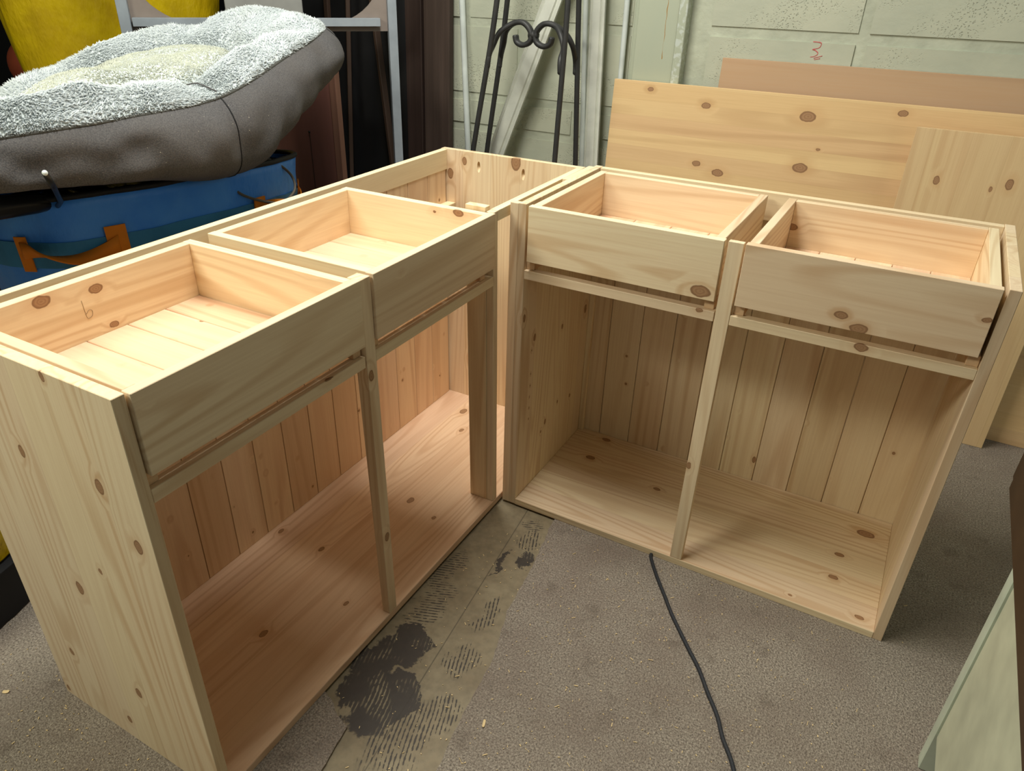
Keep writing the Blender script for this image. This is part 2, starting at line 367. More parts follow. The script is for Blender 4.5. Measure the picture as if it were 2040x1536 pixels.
def drawer(parent, lo, hi, mats, front='y-', knots_front=None, nplank=4, tones=(.5,.5,.5,.5)):
    """lo,hi outer box; front board on the given side"""
    x0,y0,z0 = lo; x1,y1,z1 = hi; t = .0178; e = .0002
    mf, ms, mb = mats; zb = z0+.012
    if front == 'y-':
        d = board('drawer', parent, (x0,y0,z0), (x1,y0+t*.95,z1), 'x', mf, tones[0])
        sx = ((x0+.003, x0+.003+t), (x1-.003-t, x1-.003))
        for i,(a,b) in enumerate(sx): board('drawer_side', d, (a,y0+t*.95+e,z0), (b,y1,z1-.0004), 'y', ms, tones[1+i])
        board('drawer_back', d, (sx[0][1]+e,y1-t,z0+.002), (sx[1][0]-e,y1-.0003,z1-.0008), 'x', mb, tones[3])
        a,b = sx[0][1]+e, sx[1][0]-e; wv = (b-a)/nplank
        for k in range(nplank): board('drawer_plank', d, (a+k*wv+.0006,y0+t+e,zb), (a+(k+1)*wv-.0006,y1-t-e,zb+.008), 'y', PDB, bev=.0012)
    else:  # front towards +x
        d = board('drawer', parent, (x1-t*.95,y0,z0), (x1,y1,z1), 'y', mf, tones[0])
        sy = ((y0+.003, y0+.003+t), (y1-.003-t, y1-.003))
        for i,(a,b) in enumerate(sy): board('drawer_side', d, (x0,a,z0), (x1-t*.95-e,b,z1-.0004), 'x', ms, tones[1+i])
        board('drawer_back', d, (x0+.0003,sy[0][1]+e,z0+.002), (x0+t,sy[1][0]-e,z1-.0008), 'y', mb, tones[3])
        a,b = sy[0][1]+e, sy[1][0]-e; wv = (b-a)/nplank
        for k in range(nplank): board('drawer_plank', d, (x0+t+e,a+k*wv+.0006,zb), (x1-t-e,a+(k+1)*wv-.0006,zb+.008), 'x', PDB, bev=.0012)
    return d
PDB1 = pine('pine_drawer_front_greenish', [(.409,-.005,.692,.016),(.477,-.005,.678,.007)], 'x', rnd_knots=0, ring=80)
PDB2 = pine('pine_drawer_front_right', [(.664,-.005,.703,.0095),(.698,-.005,.684,.012),(.878,-.005,.745,.006)], 'x', rnd_knots=0, ring=40)
PDBK = pine('pine_drawer_back_right', [(.502,.353,.742,.010)], 'x', rnd_knots=0, ring=60)
drawer(B, (.0265,-.006,.6762), (.4385,.372,.7985), (PDB1, PB, PB), tones=(.9,.5,.5,.6))
drawer(B, (.4775,-.006,.6772), (.8865,.372,.7995), (PDB2, PB, PDBK), nplank=5, tones=(.5,.5,.8,.4))

# ---------------------------------------------------------------- cabinet left (A), front faces +x; local y = along, -x = depth
A = empty('corner_base_cabinet', (-.0263,-.0251,0), .0091); tag(A, 'long bare pine corner base cabinet at left with an open undrawered corner bay', 'cabinet')
HA = .7905; L0 = -.9286; L1 = .4394; DA = .43
PAN = pine('pine_left_end', [(-.083,-.928,.632,.010),(-.034,-.929,.55,.010),(-.233,-.927,.374,.011),(-.153,-.928,.449,.005),(-.346,-.926,.161,.008),(-.419,-.925,.017,.008),(-.164,-.927,.168,.009),(-.227,-.927,.056,.008),(-.255,-.927,.627,.009),(-.135,-.928,.783,.006)], 'z', .072, 0, rnd_knots=0)
PAF = pine('pine_left_stiles', [(0,-.465,.606,.009),(0,-.456,.227,.009)], 'z', rnd_knots=0)
PAR = pine('pine_left_rails', [(0,-.568,.655,.012)], 'y', rnd_knots=0)
PABF = pine('pine_left_base', [(-.304,.328,.018,.013),(-.251,.232,.018,.008),(-.187,-.123,.018,.010),(-.391,-.385,.018,.007),(-.262,-.385,.018,.007),(-.193,-.643,.018,.009),(-.099,-.49,.018,.006),(-.096,-.15,.018,.006)], 'y', .082, 0, rnd_knots=0, light=(236,208,178), dark=(206,166,132))
PAE = pine('pine_far_end', [(-.354,.421,.764,.009),(-.193,.421,.782,.018),(-.400,.421,.725,.012),(-.333,.421,.151,.012)], 'z', .09, 0, rnd_knots=0)
board('end_panel', A, (-DA,L0,0), (0,L0+T,HA), 'z', PAN, .8)
board('base_panel', A, (-.4215,L0+T+.0002,0), (.001,L1-T-.0002,.0178), 'y', PABF, .4)
# far end panel with two oval pocket recesses
def pocket_panel():
    o = board('end_panel', A, (-DA,L1-T,0), (-.0002,L1,HA), 'z', PAE, .6, 0)
    bm = bmesh.new()
    for (x,zc) in ((-.308,.752),(-.170,.750)):
        n = 20; f = []; b = []
        for k in range(n):
            a = 2*math.pi*k/n; f.append(bm.verts.new((x+.0058*math.cos(a), L1-T-.004, zc+.019*math.sin(a))))
            b.append(bm.verts.new((x+.0040*math.cos(a), L1-T+.0085, zc+.007+.0065*math.sin(a))))
        for k in range(n): bm.faces.new((f[k],f[(k+1)%n],b[(k+1)%n],b[k]))
        bm.faces.new(f[::-1]); bm.faces.new(b)
    bmesh.ops.recalc_face_normals(bm, faces=bm.faces[:])
    me = bpy.data.meshes.new('cut'); bm.to_mesh(me); bm.free(); cut = bpy.data.objects.new('cut', me); C.objects.link(cut); cut.parent = A
    md = o.modifiers.new('b','BOOLEAN'); md.object = cut; md.operation = 'DIFFERENCE'; md.solver = 'EXACT'
    bpy.context.view_layer.update(); dg = bpy.context.evaluated_depsgraph_get()
    nm = bpy.data.meshes.new_from_object(o.evaluated_get(dg)); o.modifiers.clear(); o.data = nm
    for at in ('g','tone'):
        if at in nm.attributes: nm.attributes.remove(nm.attributes[at])
    setg(nm, 'z', .6); bpy.data.objects.remove(cut)
pocket_panel()
ys = [L1-.0005]; y = .415
while y > L0+.03: ys.append(y); y -= .0912
ys.append(L0+.0005); ys = ys[::-1]
for a,b in zip(ys[:-1], ys[1:]):
    a2 = max(a, L0+T+.0003); b2 = min(b, L1-T-.0003)
    if b2-a2 > .012: matchboard(A, (-.4215,a2+.0001,.0182), (-.4125,b2-.0001,.736), 1, 1, PPLANKA)
board('back_rail', A, (-DA+.0003,L0+T+.0003,.7355), (-.411,L1-T-.0003,HA-.001), 'y', PB, .8)
board('batten', A, (-.4122,.33,.627), (-.385,L1-T-.0004,.645), 'y', PB, .3)
hexa('centre_stile', A, [(-.018,-.4655,.0183),(.001,-.4655,.0183),(.001,-.4405,.0183),(-.018,-.4405,.0183),(-.026,-.476,HA-.004),(.001,-.476,HA-.004),(.001,-.4495,HA-.004),(-.026,-.4495,HA-.004)], PAF, tone=.5)
hexa('corner_stile', A, [(-.018,-.016,.0183),(.0,-.016,.0183),(.0,.004,.0183),(-.018,.004,.0183),(-.018,-.036,HA-.001),(.0,-.036,HA-.001),(.0,-.018,HA-.001),(-.018,-.018,HA-.001)], PAF, tone=.6)
hexa('corner_post', A, [(-.068,-.017,.0183),(-.0183,-.017,.0183),(-.0183,.003,.0183),(-.068,.003,.0183),(-.068,-.0384,HA+.008),(-.0183,-.0384,HA+.008),(-.0183,-.019,HA+.008),(-.068,-.019,HA+.008)], PAF, tone=.3)
board('corner_rail', A, (-.018,-.017,HA-.024), (-.0004,L1-T-.0004,HA-.0005), 'y', PB, .9)
board('front_rail', A, (-.02,L0+T+.0004,.626), (0,-.4765,.6475), 'y', PAR, .5)
board('front_rail', A, (-.02,-.4465,.626), (0,-.029,.6475), 'y', PAR, .4)
for yy in (L0+T+.0006,-.4965,-.4465,-.0735): board('drawer_runner', A, (-.392,yy,.6478), (-.009,yy+.0195,.668), 'x', PEND, .3)
PDA1 = pine('pine_drawer_front_left', [(-.003,-.889,.765,.005)], 'y', rnd_knots=0, ring=45)
PDA2 = pine('pine_drawer_front_inner', [(-.001,-.369,.768,.006)], 'y', rnd_knots=0, ring=35)
PDAB = pine('pine_drawer_back_left', [(-.368,-.678,.699,.007),(-.368,-.693,.768,.010),(-.368,-.782,.777,.012)], 'y', rnd_knots=0, ring=45)
PDAS = pine('pine_drawer_side_left', [(-.072,-.064,.784,.012),(-.09,-.513,.795,.010),(-.13,-.064,.777,.007)], 'x', rnd_knots=0, ring=50)
drawer(A, (-.386,-.9075,.6695), (.006,-.480,.7895), (PDA1, PDAS, PDAB), 'x+', nplank=5, tones=(.6,.6,.9,.4))
drawer(A, (-.386,-.4465,.6695), (.006,-.0385,.7895), (PDA2, PDAS, PDAB), 'x+', nplank=5, tones=(.55,.9,.9,.7))
# pencil marks in the drawers
m_pencil = plain('pencil', srgb(160,135,105), .7)
def pencil(pts, parent, name='pencil_mark'): return tube(name, catmull(pts, 5), .0004, m_pencil, parent, 5)
pencil([(-.3679,-.722,.757),(-.3679,-.721,.735),(-.3679,-.719,.725),(-.3679,-.711,.727),(-.3679,-.709,.735),(-.3679,-.714,.738),(-.3679,-.720,.733)], A)

# ---------------------------------------------------------------- boards against the wall
def lean_board(name, x0, x1, length, yb, yt, zt, thick, mat, grain, label, tone=None):
    """upright board: bottom rests on the carpet at y=yb, top at (yt,zt)"""
    ang = math.atan2(yt-yb, zt); bm = box_bm((x0,0,0),(x1,thick,length),.0008)
    o = bm_obj(name, bm, mat); o.location = (0, yb, thick*0+.0005); o.rotation_euler = (-ang,0,0); setg(o.data, grain, tone); tag(o, label, 'board'); return o
def kn(l, yb, yt, zt):   # world knots on a leaning board into its own frame
    a = math.atan2(yt-yb, zt); return [(x, 0, z/math.cos(a), r) for x,z,r in l]
PBIG = pine('pine_big_board', kn([(-.111,.897,.008),(.076,.864,.012),(.629,.895,.011),(.382,.862,.019),(.43,.775,.005),(.075,.689,.011),(.148,.669,.015),(.392,.717,.018)],1.032,1.086,.914), 'x', .048, 2, rnd_knots=0, light=(230,200,152), ring=24)
lean_board('pine_board', -.238, 1.42, .920, 1.032, 1.086, .914, .018, PBIG, 'x', 'long pine furniture board with sideways grain leaning behind the right cabinet', .6)
PSH = pine('pine_upright_board', kn([(.758,.745,.010),(.889,.739,.006),(.927,.757,.012)],.965,1.016,.876), 'z', .09, 0, rnd_knots=.2, light=(226,202,156), ring=30)
lean_board('pine_board', .674, 1.095, .876, .965, 1.016, .876, .018, PSH, 'z', 'shorter upright pine board with vertical grain leaning on the long sideways board', .5)
PPLY = pine('plywood_sheet_mat', (), 'x', rnd_knots=.3, light=(190,162,134), dark=(172,142,116), ring=20)
lean_board('plywood_board', .091, 1.36, 1.0, 1.095, 1.1365, .998, .010, PPLY, 'x', 'darker pinkish brown wooden panel leaning rearmost directly on the block wall', .3)
# red "3" written on the wall
m_red = plain('red_crayon', srgb(196,96,96), .8)
mk = []
def s3(px):   # handwriting coordinates on the wall, metres
    return [Vector((.342+ (u-380)*.0000475, WY-.0012, 1.057-(v-190)*.0000445)) for u,v in px]
bmr = bmesh.new()
tube_bm(bmr, catmull(s3([(380,190),(600,190),(830,220),(880,320),(830,490),(700,570),(430,640)]),6), .0016, 6, flat=.5)
tube_bm(bmr, catmull(s3([(430,640),(600,680),(690,740),(770,800),(790,900),(700,1000),(560,1070),(390,1100)]),6), .0016, 6, flat=.5)
tube_bm(bmr, s3([(600,1150),(1080,985)]), .0012, 6, flat=.5)
tube_bm(bmr, s3([(640,1230),(980,1150)]), .0012, 6, flat=.5)
o = bm_obj('crayon_number', bmr, m_red, wall, True)

# ---------------------------------------------------------------- white poles, mouldings, iron stand
m_white = plain('white_plastic', srgb(205,212,208), .35)
m_wpaint = plain('white_primer', srgb(210,212,200), .5)
o = tube('white_pole', [(-.775,1.06,.004),(-.812,1.098,.60),(-.856,1.128,1.13),(-.868,1.133,1.42)], .0110, m_white, seg=10); tag(o, 'thin white plastic pole leaning on the wall left of the iron stand', 'pole')
o = tube('white_pole', [(-.226,1.115,.009),(-.230,1.123,.60),(-.236,1.128,1.15),(-.244,1.130,1.80)], .009, m_white, seg=10); tag(o, 'white plastic pole leaning just left of the painted timber post', 'pole')
o = tube('white_pole', [(-.322,1.03,.009),(-.326,1.07,.64),(-.368,1.105,1.14),(-.40,1.135,1.7)], .009, m_white, seg=10); tag(o, 'white pole standing close beside the right leg of the iron stand', 'pole')
def moulding(name, p0, p1, width, thick, label):
    """architrave length with a stepped profile, back against the wall side"""
    prof = [(-.5,0),(-.5,.55),(-.42,.9),(-.34,.6),(-.28,1.0),(.22,1.0),(.28,.6),(.36,.85),(.5,.7),(.5,0)]
    p0, p1 = Vector(p0), Vector(p1); t = (p1-p0).normalized(); side = t.cross(Vector((0,-1,0))).normalized(); nrm = side.cross(t).normalized()
    if nrm.y > 0: nrm = -nrm
    v = []; 
    for p in (p0,p1):
        for a,b in prof: v.append(p + side*a*width + nrm*b*thick)
    n = len(prof); f = [(i,(i+1)%n,n+(i+1)%n,n+i) for i in range(n)]+[tuple(range(n))[::-1], tuple(range(n,2*n))]
    o = from_py(name, v, f, m_wpaint); bm = bmesh.new(); bm.from_mesh(o.data); bmesh.ops.recalc_face_normals(bm, faces=bm.faces[:]); bm.to_mesh(o.data); bm.free()
    tag(o, label, 'moulding'); return o
moulding('skirting_length', (-.895,1.035,.03), (-.32,1.10,1.55), .066, .014, 'diagonal white primed moulding leaning behind the iron stand')
moulding('architrave_length', (-.262,1.06,.004), (-.345,1.115,1.60), .052, .014, 'vertical cream primed moulding leaning on the wall right of the iron stand')

m_iron = plain('wrought_iron', srgb(62,62,62), .5, (90,.4,.001), .3)
st = empty('plant_stand', (-.46,.93,0)); tag(st, 'tall dark wrought iron stand with scrolled crossbar behind the corner bay', 'plant stand')
def stp(q): return Vector(q)-Vector((-.46,.93,0))
LP = {'a': [(-.765,.86,0),(-.643,.86,.685),(-.558,.86,1.141),(-.52,.88,1.60)],
      'b': [(-.765,1.0,0),(-.671,1.0,.653),(-.600,1.0,1.137),(-.56,.98,1.60)],
      'c': [(-.350,.86,0),(-.331,.86,.686),(-.317,.86,1.150),(-.33,.88,1.60)],
      'd': [(-.285,1.0,0),(-.319,1.0,.654),(-.346,1.0,1.145),(-.36,.98,1.60)]}
for k,pts in LP.items(): tube('leg', [stp(p) for p in catmull(pts, 6)], .0090, m_iron, st, 8)
for s_,(f_,b_) in {-1:(-.596,-.632), 1:(-.3235,-.336)}.items():
    cx = -.463
    def mx(x): return cx - s_*(x-cx) if s_ == 1 else x
    sc = [(-.540,1.073),(-.506,1.079),(-.482,1.066),(-.470,1.045),(-.476,1.024),(-.500,1.014),(-.522,1.022),(-.528,1.042)]
    for (lx, ly, z0) in ((f_, .86, .945), (b_, 1.0, .93)):
        if s_ == -1: arch = [(lx+.006,ly,z0),(lx+.012,ly,z0+.04),(-.590,.5*ly+.465,1.010),(-.574,.3*ly+.65,1.048)]
        else: arch = [(lx-.006,ly,z0),(lx-.008,ly,z0+.04),(-.340,.5*ly+.465,1.015),(-.358,.3*ly+.65,1.050)]
        pts = arch + [(mx(x), .93+(ly-.93)*.05, z) for x,z in sc]
        rr = [.0045]+[.0085]*(len(catmull(pts,6))-2)+[.006]
        tube('scroll_arch', [stp(p) for p in catmull(pts,6)], rr, m_iron, st, 8)
tube('scroll_collar', [stp((-.478,.93,1.045)), stp((-.448,.93,1.045))], .012, m_iron, st, 10)
for z,ax in ((1.595,0),):
    tube('top_ring', [stp((-.443+.12*math.cos(a), .93+.07*math.sin(a), z)) for a in [2*math.pi*k/24 for k in range(24)]], .007, m_iron, st, 8, True)

# dark boards, added black backdrop, sticks, frame on the left
def wood_dark(name, c, k=1.0):
    t = NT(name, .5); v = t.obj(); n = t.noise(t.vm('MULTIPLY', v, (40,40,2)), 1, 4)
    t.col(t.mix(t.mr(n,.3,.7), tuple(x*.75 for x in c), tuple(x*1.3 for x in c))); t.bump(n, .15, .001); return t.m
m_dk1 = wood_dark('dark_stained_timber', srgb(66,54,48)); m_dk2 = wood_dark('very_dark_timber', srgb(50,38,34))
def simple_box(name, lo, hi, mat, label, cat, rot=None, loc=(0,0,0), bev=.002):
    o = bm_obj(name, box_bm(lo, hi, bev), mat); o.location = loc
    if rot: o.rotation_euler = rot
    return tag(o, label, cat)
simple_box('timber_board', (0,0,0), (.112,.028,2.0), m_dk1, 'wide dark brown timber board leaning on the block wall beside the grey frame', 'board', (R(-1.6),0,0), (-1.000,1.062,.001))
simple_box('timber_board', (0,0,0), (.072,.03,2.0), m_dk2, 'narrower blackish brown timber board between grey frame and wide dark board', 'board', (R(-1.6),0,0), (-1.078,1.055,.001))
m_black = plain('black_backdrop', srgb(20,20,22), .6)  # backdrop black, also the colour of the tub and keyhole pin
simple_box('black_backdrop', (-1.15,0,0), (0,.012,2.2), m_black, 'black backdrop sheet added for the darkness behind the brown sticks', 'board', (R(-1.0),0,0), (-1.095,1.09,.001))  # sheet added to give the dark background, hides the pale block wall
m_stick = wood_dark('brown_stick', srgb(60,46,38))
def stick(p0, p1, w_, label):
    p0, p1 = Vector(p0), Vector(p1); bm = box_bm((-w_/2,-.008,0),(w_/2,.008,(p1-p0).length),.0015)
    o = bm_obj('wooden_batten', bm, m_stick); o.location = p0; o.rotation_euler = (p1-p0).to_track_quat('Z','Y').to_euler(); tag(o, label, 'batten')
stick((-1.415,1.0,.01),(-1.405,1.068,1.75),.022,'brown wooden batten half hidden behind the dog bed, leftmost of the three')
stick((-1.352,1.0,.01),(-1.285,1.068,1.70),.022,'near vertical brown batten, middle of the three in front of the black backdrop')
stick((-1.035,.985,.01),(-1.235,1.06,1.45),.024,'slanting brown batten nearest the grey frame upright')
# grey frame with round cut-out board
m_grey = plain('grey_frame_paint', srgb(150,158,166), .4); m_greyd = plain('pinkish_board', srgb(140,128,120), .6)
fr = empty('display_frame', (-1.0,.90,0), math.atan2(.606,.585)); tag(fr, 'grey framed stand with a round cut-out board, behind the dog bed', 'frame')
FL = -.843   # left end in frame x
def fb(nm, lo, hi, m): o = bm_obj(nm, box_bm(lo,hi,.001), m, fr); return o
fb('upright', (-.012,-.016,0),(.018,.016,1.9), m_grey); fb('upright', (FL-.015,-.016,0),(FL+.018,.016,1.9), m_grey)
fb('crossbar', (FL+.024,-.022,1.046),(-.040,.006,1.071), m_grey)
fb('top_bar', (FL+.019,-.012,1.86),(-.0125,.012,1.89), m_grey)
bm = bmesh.new(); n = 64; cxx = FL/2+.003; rx, rz, zc = .402, .29, 1.325
oc = [(FL+.0185,1.03),(-.0125,1.03),(-.0125,1.62),(FL+.0185,1.62)]
for loop in (oc, [(cxx+rx*math.copysign(abs(math.cos(2*math.pi*k/n))**.625, math.cos(2*math.pi*k/n)), zc+rz*math.copysign(abs(math.sin(2*math.pi*k/n))**.625, math.sin(2*math.pi*k/n))) for k in range(n)]):
    vs = [bm.verts.new((x,.0065,z)) for x,z in loop]
    for i in range(len(vs)): bm.edges.new((vs[i], vs[(i+1)%len(vs)]))
bmesh.ops.triangle_fill(bm, edges=bm.edges[:], use_beauty=True)
rr_ = bmesh.ops.extrude_face_region(bm, geom=bm.faces[:])
for e in rr_['geom']:
    if isinstance(e, bmesh.types.BMVert): e.co.y = .016
bmesh.ops.recalc_face_normals(bm, faces=bm.faces[:])
bm_obj('cutout_board', bm, m_greyd, fr)
# pale plate seen through the hole
o = simple_box('grey_plate', (-.26,-.006,0), (.0,.006,1.25), plain('pale_grey_plate', srgb(150,150,146), .5), 'pale grey upright plate seen through the round hole of the grey frame', 'plate', (0,0,math.atan2(.606,.585)), (-1.330,.825,.001))
# reddish brown furniture panel
m_redp = NT('mahogany_panel', .35)
def _():
    t = m_redp; v = t.obj(); n = t.noise(t.vm('MULTIPLY', v, (12,12,1.2)), 1, 3)
    t.col(t.mix(t.mr(n,.3,.7), srgb(104,70,64), srgb(124,84,74)))
_()
rp = empty('mahogany_cabinet_side', (-1.008,.60,0)); tag(rp, 'dark reddish brown furniture panel standing behind the blue bag', 'panel')
bm_obj('panel', box_bm((-.52,0,.0005),(-.028,.018,.93),.001), m_redp.m, rp)
bm_obj('edge_strip', box_bm((-.0275,-.003,.0005),(0,.020,.93),.001), wood_dark('mahogany_edge', srgb(112,80,66)), rp)
tube('keyhole_pin', [(-.137,.001,.727),(-.137,-.003,.727)], .004, m_black, rp)
bm_obj('groove_strip', box_bm((-.1375,-.0012,.50),(-.1355,.0,.722),0), m_dk2, rp)
# yellow sack, ball, cloth
def sack(name, loc, rz, w_, d_, h_, mat, label, cat, seed, taper=.75):
    bm = bmesh.new(); nu, nv = 48, 40; rows = []
    for j in range(nv+1):
        f = j/nv; z = h_*f; tp = taper+(1-taper)*min(1,f*1.1)
        if j == 0: tp *= .8
        row = []
        for i in range(nu):
            a = 2*math.pi*i/nu; ca, sa = math.cos(a), math.sin(a)
            k = (abs(ca)**3+abs(sa)**3)**(-1/3)
            x = w_/2*ca*k*tp; y = d_/2*sa*k*tp
            nz = noise.noise(Vector((ca*2.2+seed, sa*2.2, z*1.6)))*.05 + noise.ridged_multi_fractal(Vector((ca*2+seed, sa*2, z*.9)), 1, 2, 3, 1, 2)*.018
            row.append(bm.verts.new((x*(1+nz*1.5), y*(1+nz*1.5), z)))
        rows.append(row)
    for j in range(nv):
        for i in range(nu): bm.faces.new((rows[j][i], rows[j][(i+1)%nu], rows[j+1][(i+1)%nu], rows[j+1][i]))
    bm.faces.new(rows[0][::-1]); bm.faces.new(rows[-1])
    o = bm_obj(name, bm, mat, None, True); o.location = loc; o.rotation_euler = (0,0,rz); return tag(o, label, cat)
m_yel = NT('yellow_plastic', .35)
def _():
    t = m_yel; v = t.obj(); n = t.noise(v, 6, 5, .6)
    t.col(t.mix(t.mr(n,.35,.7), srgb(206,178,10), srgb(170,140,14))); t.bump(t.noise(t.vm('MULTIPLY', v, (1,1,.35)), 12, 5, .6), .8, .02)
_()
sack('yellow_sack', (-1.874,.472,0), math.atan2(.53,.38), .75, .26, 1.55, m_yel.m, 'large bright yellow plastic sack standing behind the dog bed', 'sack', 3, .55)
sack('yellow_sack', (-.845,-.93,.135), .3, .26, .30, .10, m_yel.m, 'small yellow bag low at the left edge behind the end of the left cabinet', 'bag', 9, .9)
sack('black_tub', (-.855,-.94,.0), .3, .30, .36, .13, m_black, 'black rubber tub under the small yellow bag at the left edge', 'tub', 5, .9)
def ball(name, c, r, mat, label, cat, sc=(1,1,1)):
    bm = bmesh.new(); bmesh.ops.create_uvsphere(bm, u_segments=32, v_segments=20, radius=r)
    for v in bm.verts: v.co = Vector((v.co.x*sc[0], v.co.y*sc[1], v.co.z*sc[2]))*(1+.03*noise.noise(v.co*12))
    o = bm_obj(name, bm, mat, None, True); o.location = c; return tag(o, label, cat)
m_terra = plain('terracotta', srgb(150,72,48), .5)
bx = empty('storage_box', (-1.66,-.08,0)); tag(bx, 'dark storage box behind the blue bag under the green and brown bundle', 'box')
bm_obj('box_body', box_bm((-.16,-.30,0),(.24,.26,.86),.006), plain('dark_box', srgb(34,32,32), .7), bx)
bm_obj('box_lid', box_bm((-.17,-.31,.8605),(.25,.27,.885),.006), plain('dark_lid', srgb(30,28,30), .6), bx)
ball('ball', (-2.515,.52,.851), .105, m_terra, 'terracotta orange ball half hidden behind the yellow sack and dog bed', 'ball')
bx2 = empty('storage_box', (-2.5,.52,0)); tag(bx2, 'dark box in the far left corner carrying the orange ball', 'box')
bm_obj('box_body', box_bm((-.17,-.17,0),(.17,.17,.72),.006), plain('dark_box_rear', srgb(30,30,32), .7), bx2)
bm_obj('box_lid', box_bm((-.175,-.175,.7205),(.175,.175,.745),.006), plain('dark_lid_rear', srgb(28,28,30), .6), bx2)
m_greenc = NT('green_brown_cloth', .8)
def _():
    t = m_greenc; n = t.noise(t.obj(), 11, 3); t.col(t.ramp(n, [(.40,srgb(70,110,66)),(.5,srgb(80,120,70)),(.56,srgb(96,52,36)),(.7,srgb(60,44,30))]))
_()
ball('stuffed_toy', (-1.46,-.325,.952), .066, m_greenc.m, 'small green and brown stuffed bundle at the far left edge', 'toy', (1.1,1.3,1))
o = tube('rolled_mat', [(-1.40,-.70,.945),(-1.36,-.34,.915)], .030, plain('beige_roll', srgb(206,182,140), .7), seg=16); tag(o, 'beige roll poking out at the left edge above the dog bed', 'roll')

# ---------------------------------------------------------------- blue bag
m_blue = NT('blue_tarpaulin', .42)
def _():
    t = m_blue; v = t.obj(); n = t.noise(v, 9, 4); sep = t.new('ShaderNodeSeparateXYZ'); t.l(v, sep.inputs[0])
    c = t.mix(t.mr(n,.3,.7), srgb(60,136,240), srgb(88,160,250))
    t.col(c); t.bump(t.noise(t.vm('MULTIPLY', v, (1,1,.5)), 22, 4, .6), .5, .008)
_()
m_band = plain('teal_band', srgb(58,128,176), .5); m_strap = plain('orange_webbing', srgb(226,130,30), .7, (300,.4,.001)); m_trim = plain('black_binding', srgb(24,24,26), .6)
BC = Vector((-.905,-.215,0)); BA, BB, BH = .245, .402, .785
bag = empty('garden_bag', BC); tag(bag, 'blue oval tarpaulin bag with orange handles and black rim behind the left cabinet', 'bag')
def bagp(a, z, off=0):
    f = z/BH; k = .86+.14*f; ca, sa = math.cos(a), math.sin(a); q = (abs(ca)**2.35+abs(sa)**2.35)**(-1/2.35)
    dz = (.016*ca - .026*sa + .006*math.sin(2*a+1))*f + .006*f
    nz = noise.noise(Vector((ca*3, sa*3, z*5)))*.010 + noise.noise(Vector((ca*8, sa*8, z*10)))*.004
    return Vector(((BA*k+nz+off)*ca*q, (BB*k+nz+off)*sa*q, z+dz))
bm = bmesh.new(); nu, nv = 96, 40; rows = []
for j in range(nv+1): rows.append([bm.verts.new(bagp(2*math.pi*i/nu, BH*j/nv)) for i in range(nu)])
inner = [bm.verts.new(bagp(2*math.pi*i/nu, BH, -.006)) for i in range(nu)]; rows.append(inner)
rows.append([bm.verts.new(bagp(2*math.pi*i/nu, BH*.6, -.012)) for i in range(nu)])
for j in range(len(rows)-1):
    for i in range(nu): bm.faces.new((rows[j][i], rows[j][(i+1)%nu], rows[j+1][(i+1)%nu], rows[j+1][i]))
bm.faces.new(rows[0][::-1])
bm_obj('bag_body', bm, m_blue.m, bag, True)
def strip(name, a0, a1, z0, z1, off, mat, parent, n=40, thick=.002, zf=None):
    bm = bmesh.new(); R_ = []
    for i in range(n+1):
        a = a0+(a1-a0)*i/n; dz = zf(i/n) if zf else 0
        R_.append([bm.verts.new(bagp(a, z, o)+Vector((0,0,dz))) for z,o in ((z0,off),(z1,off),(z1,off+thick),(z0,off+thick))])
    for i in range(n):
        for k in range(4): bm.faces.new((R_[i][k], R_[i][(k+1)%4], R_[i+1][(k+1)%4], R_[i+1][k]))
    bm.faces.new(R_[0][::-1]); bm.faces.new(R_[-1]); bmesh.ops.recalc_face_normals(bm, faces=bm.faces[:])
    return bm_obj(name, bm, mat, parent, False)
strip('teal_band', -2.2, 1.9, BH-.135, BH-.082, .0015, m_band, bag, 80)
tube('rim_binding', [bagp(2*math.pi*i/96, BH+.003, -.002) for i in range(96)], .0065, m_trim, bag, 8, True)
def handle(a0, a1, sag, label=None):
    h = strip('handle_tab', a0-.035, a0+.06, BH-.142, BH-.070, .004, m_strap, bag, 6, .003)
    strip('handle_tab', a1-.06, a1+.05, BH-.135, BH-.062, .004, m_strap, bag, 6, .003)
    pts = []; n = 26; bm = bmesh.new(); R_ = []
    for i in range(n+1):
        f = i/n; a = a0+(a1-a0)*f; tw = math.pi*1.0*(f-.1 if .1<f<.9 else (0 if f<=.1 else .8))/.8
        out = .006+.022*math.sin(math.pi*f); c = bagp(a, BH-.098-sag*math.sin(math.pi*f)*.8+.008*math.sin(2*math.pi*f), out)
        tng = (bagp(a+.02,BH-.1,out)-bagp(a-.02,BH-.1,out)).normalized(); nr = tng.cross(Vector((0,0,1))).normalized()
        wd = .018*(1-.35*math.sin(math.pi*f)); up = Vector((0,0,1))*math.cos(tw)+nr*math.sin(tw); q = tng.cross(up).normalized()
        R_.append([bm.verts.new(c+up*s1*wd+q*s2*.0022) for s1,s2 in ((-1,-1),(1,-1),(1,1),(-1,1))])
    for i in range(n):
        for k in range(4): bm.faces.new((R_[i][k], R_[i][(k+1)%4], R_[i+1][(k+1)%4], R_[i+1][k]))
    bm.faces.new(R_[0][::-1]); bm.faces.new(R_[-1]); bmesh.ops.recalc_face_normals(bm, faces=bm.faces[:])
    bm_obj('handle', bm, m_strap, bag, True)
handle(-1.24, -.64, .010); handle(.28, .92, .010)
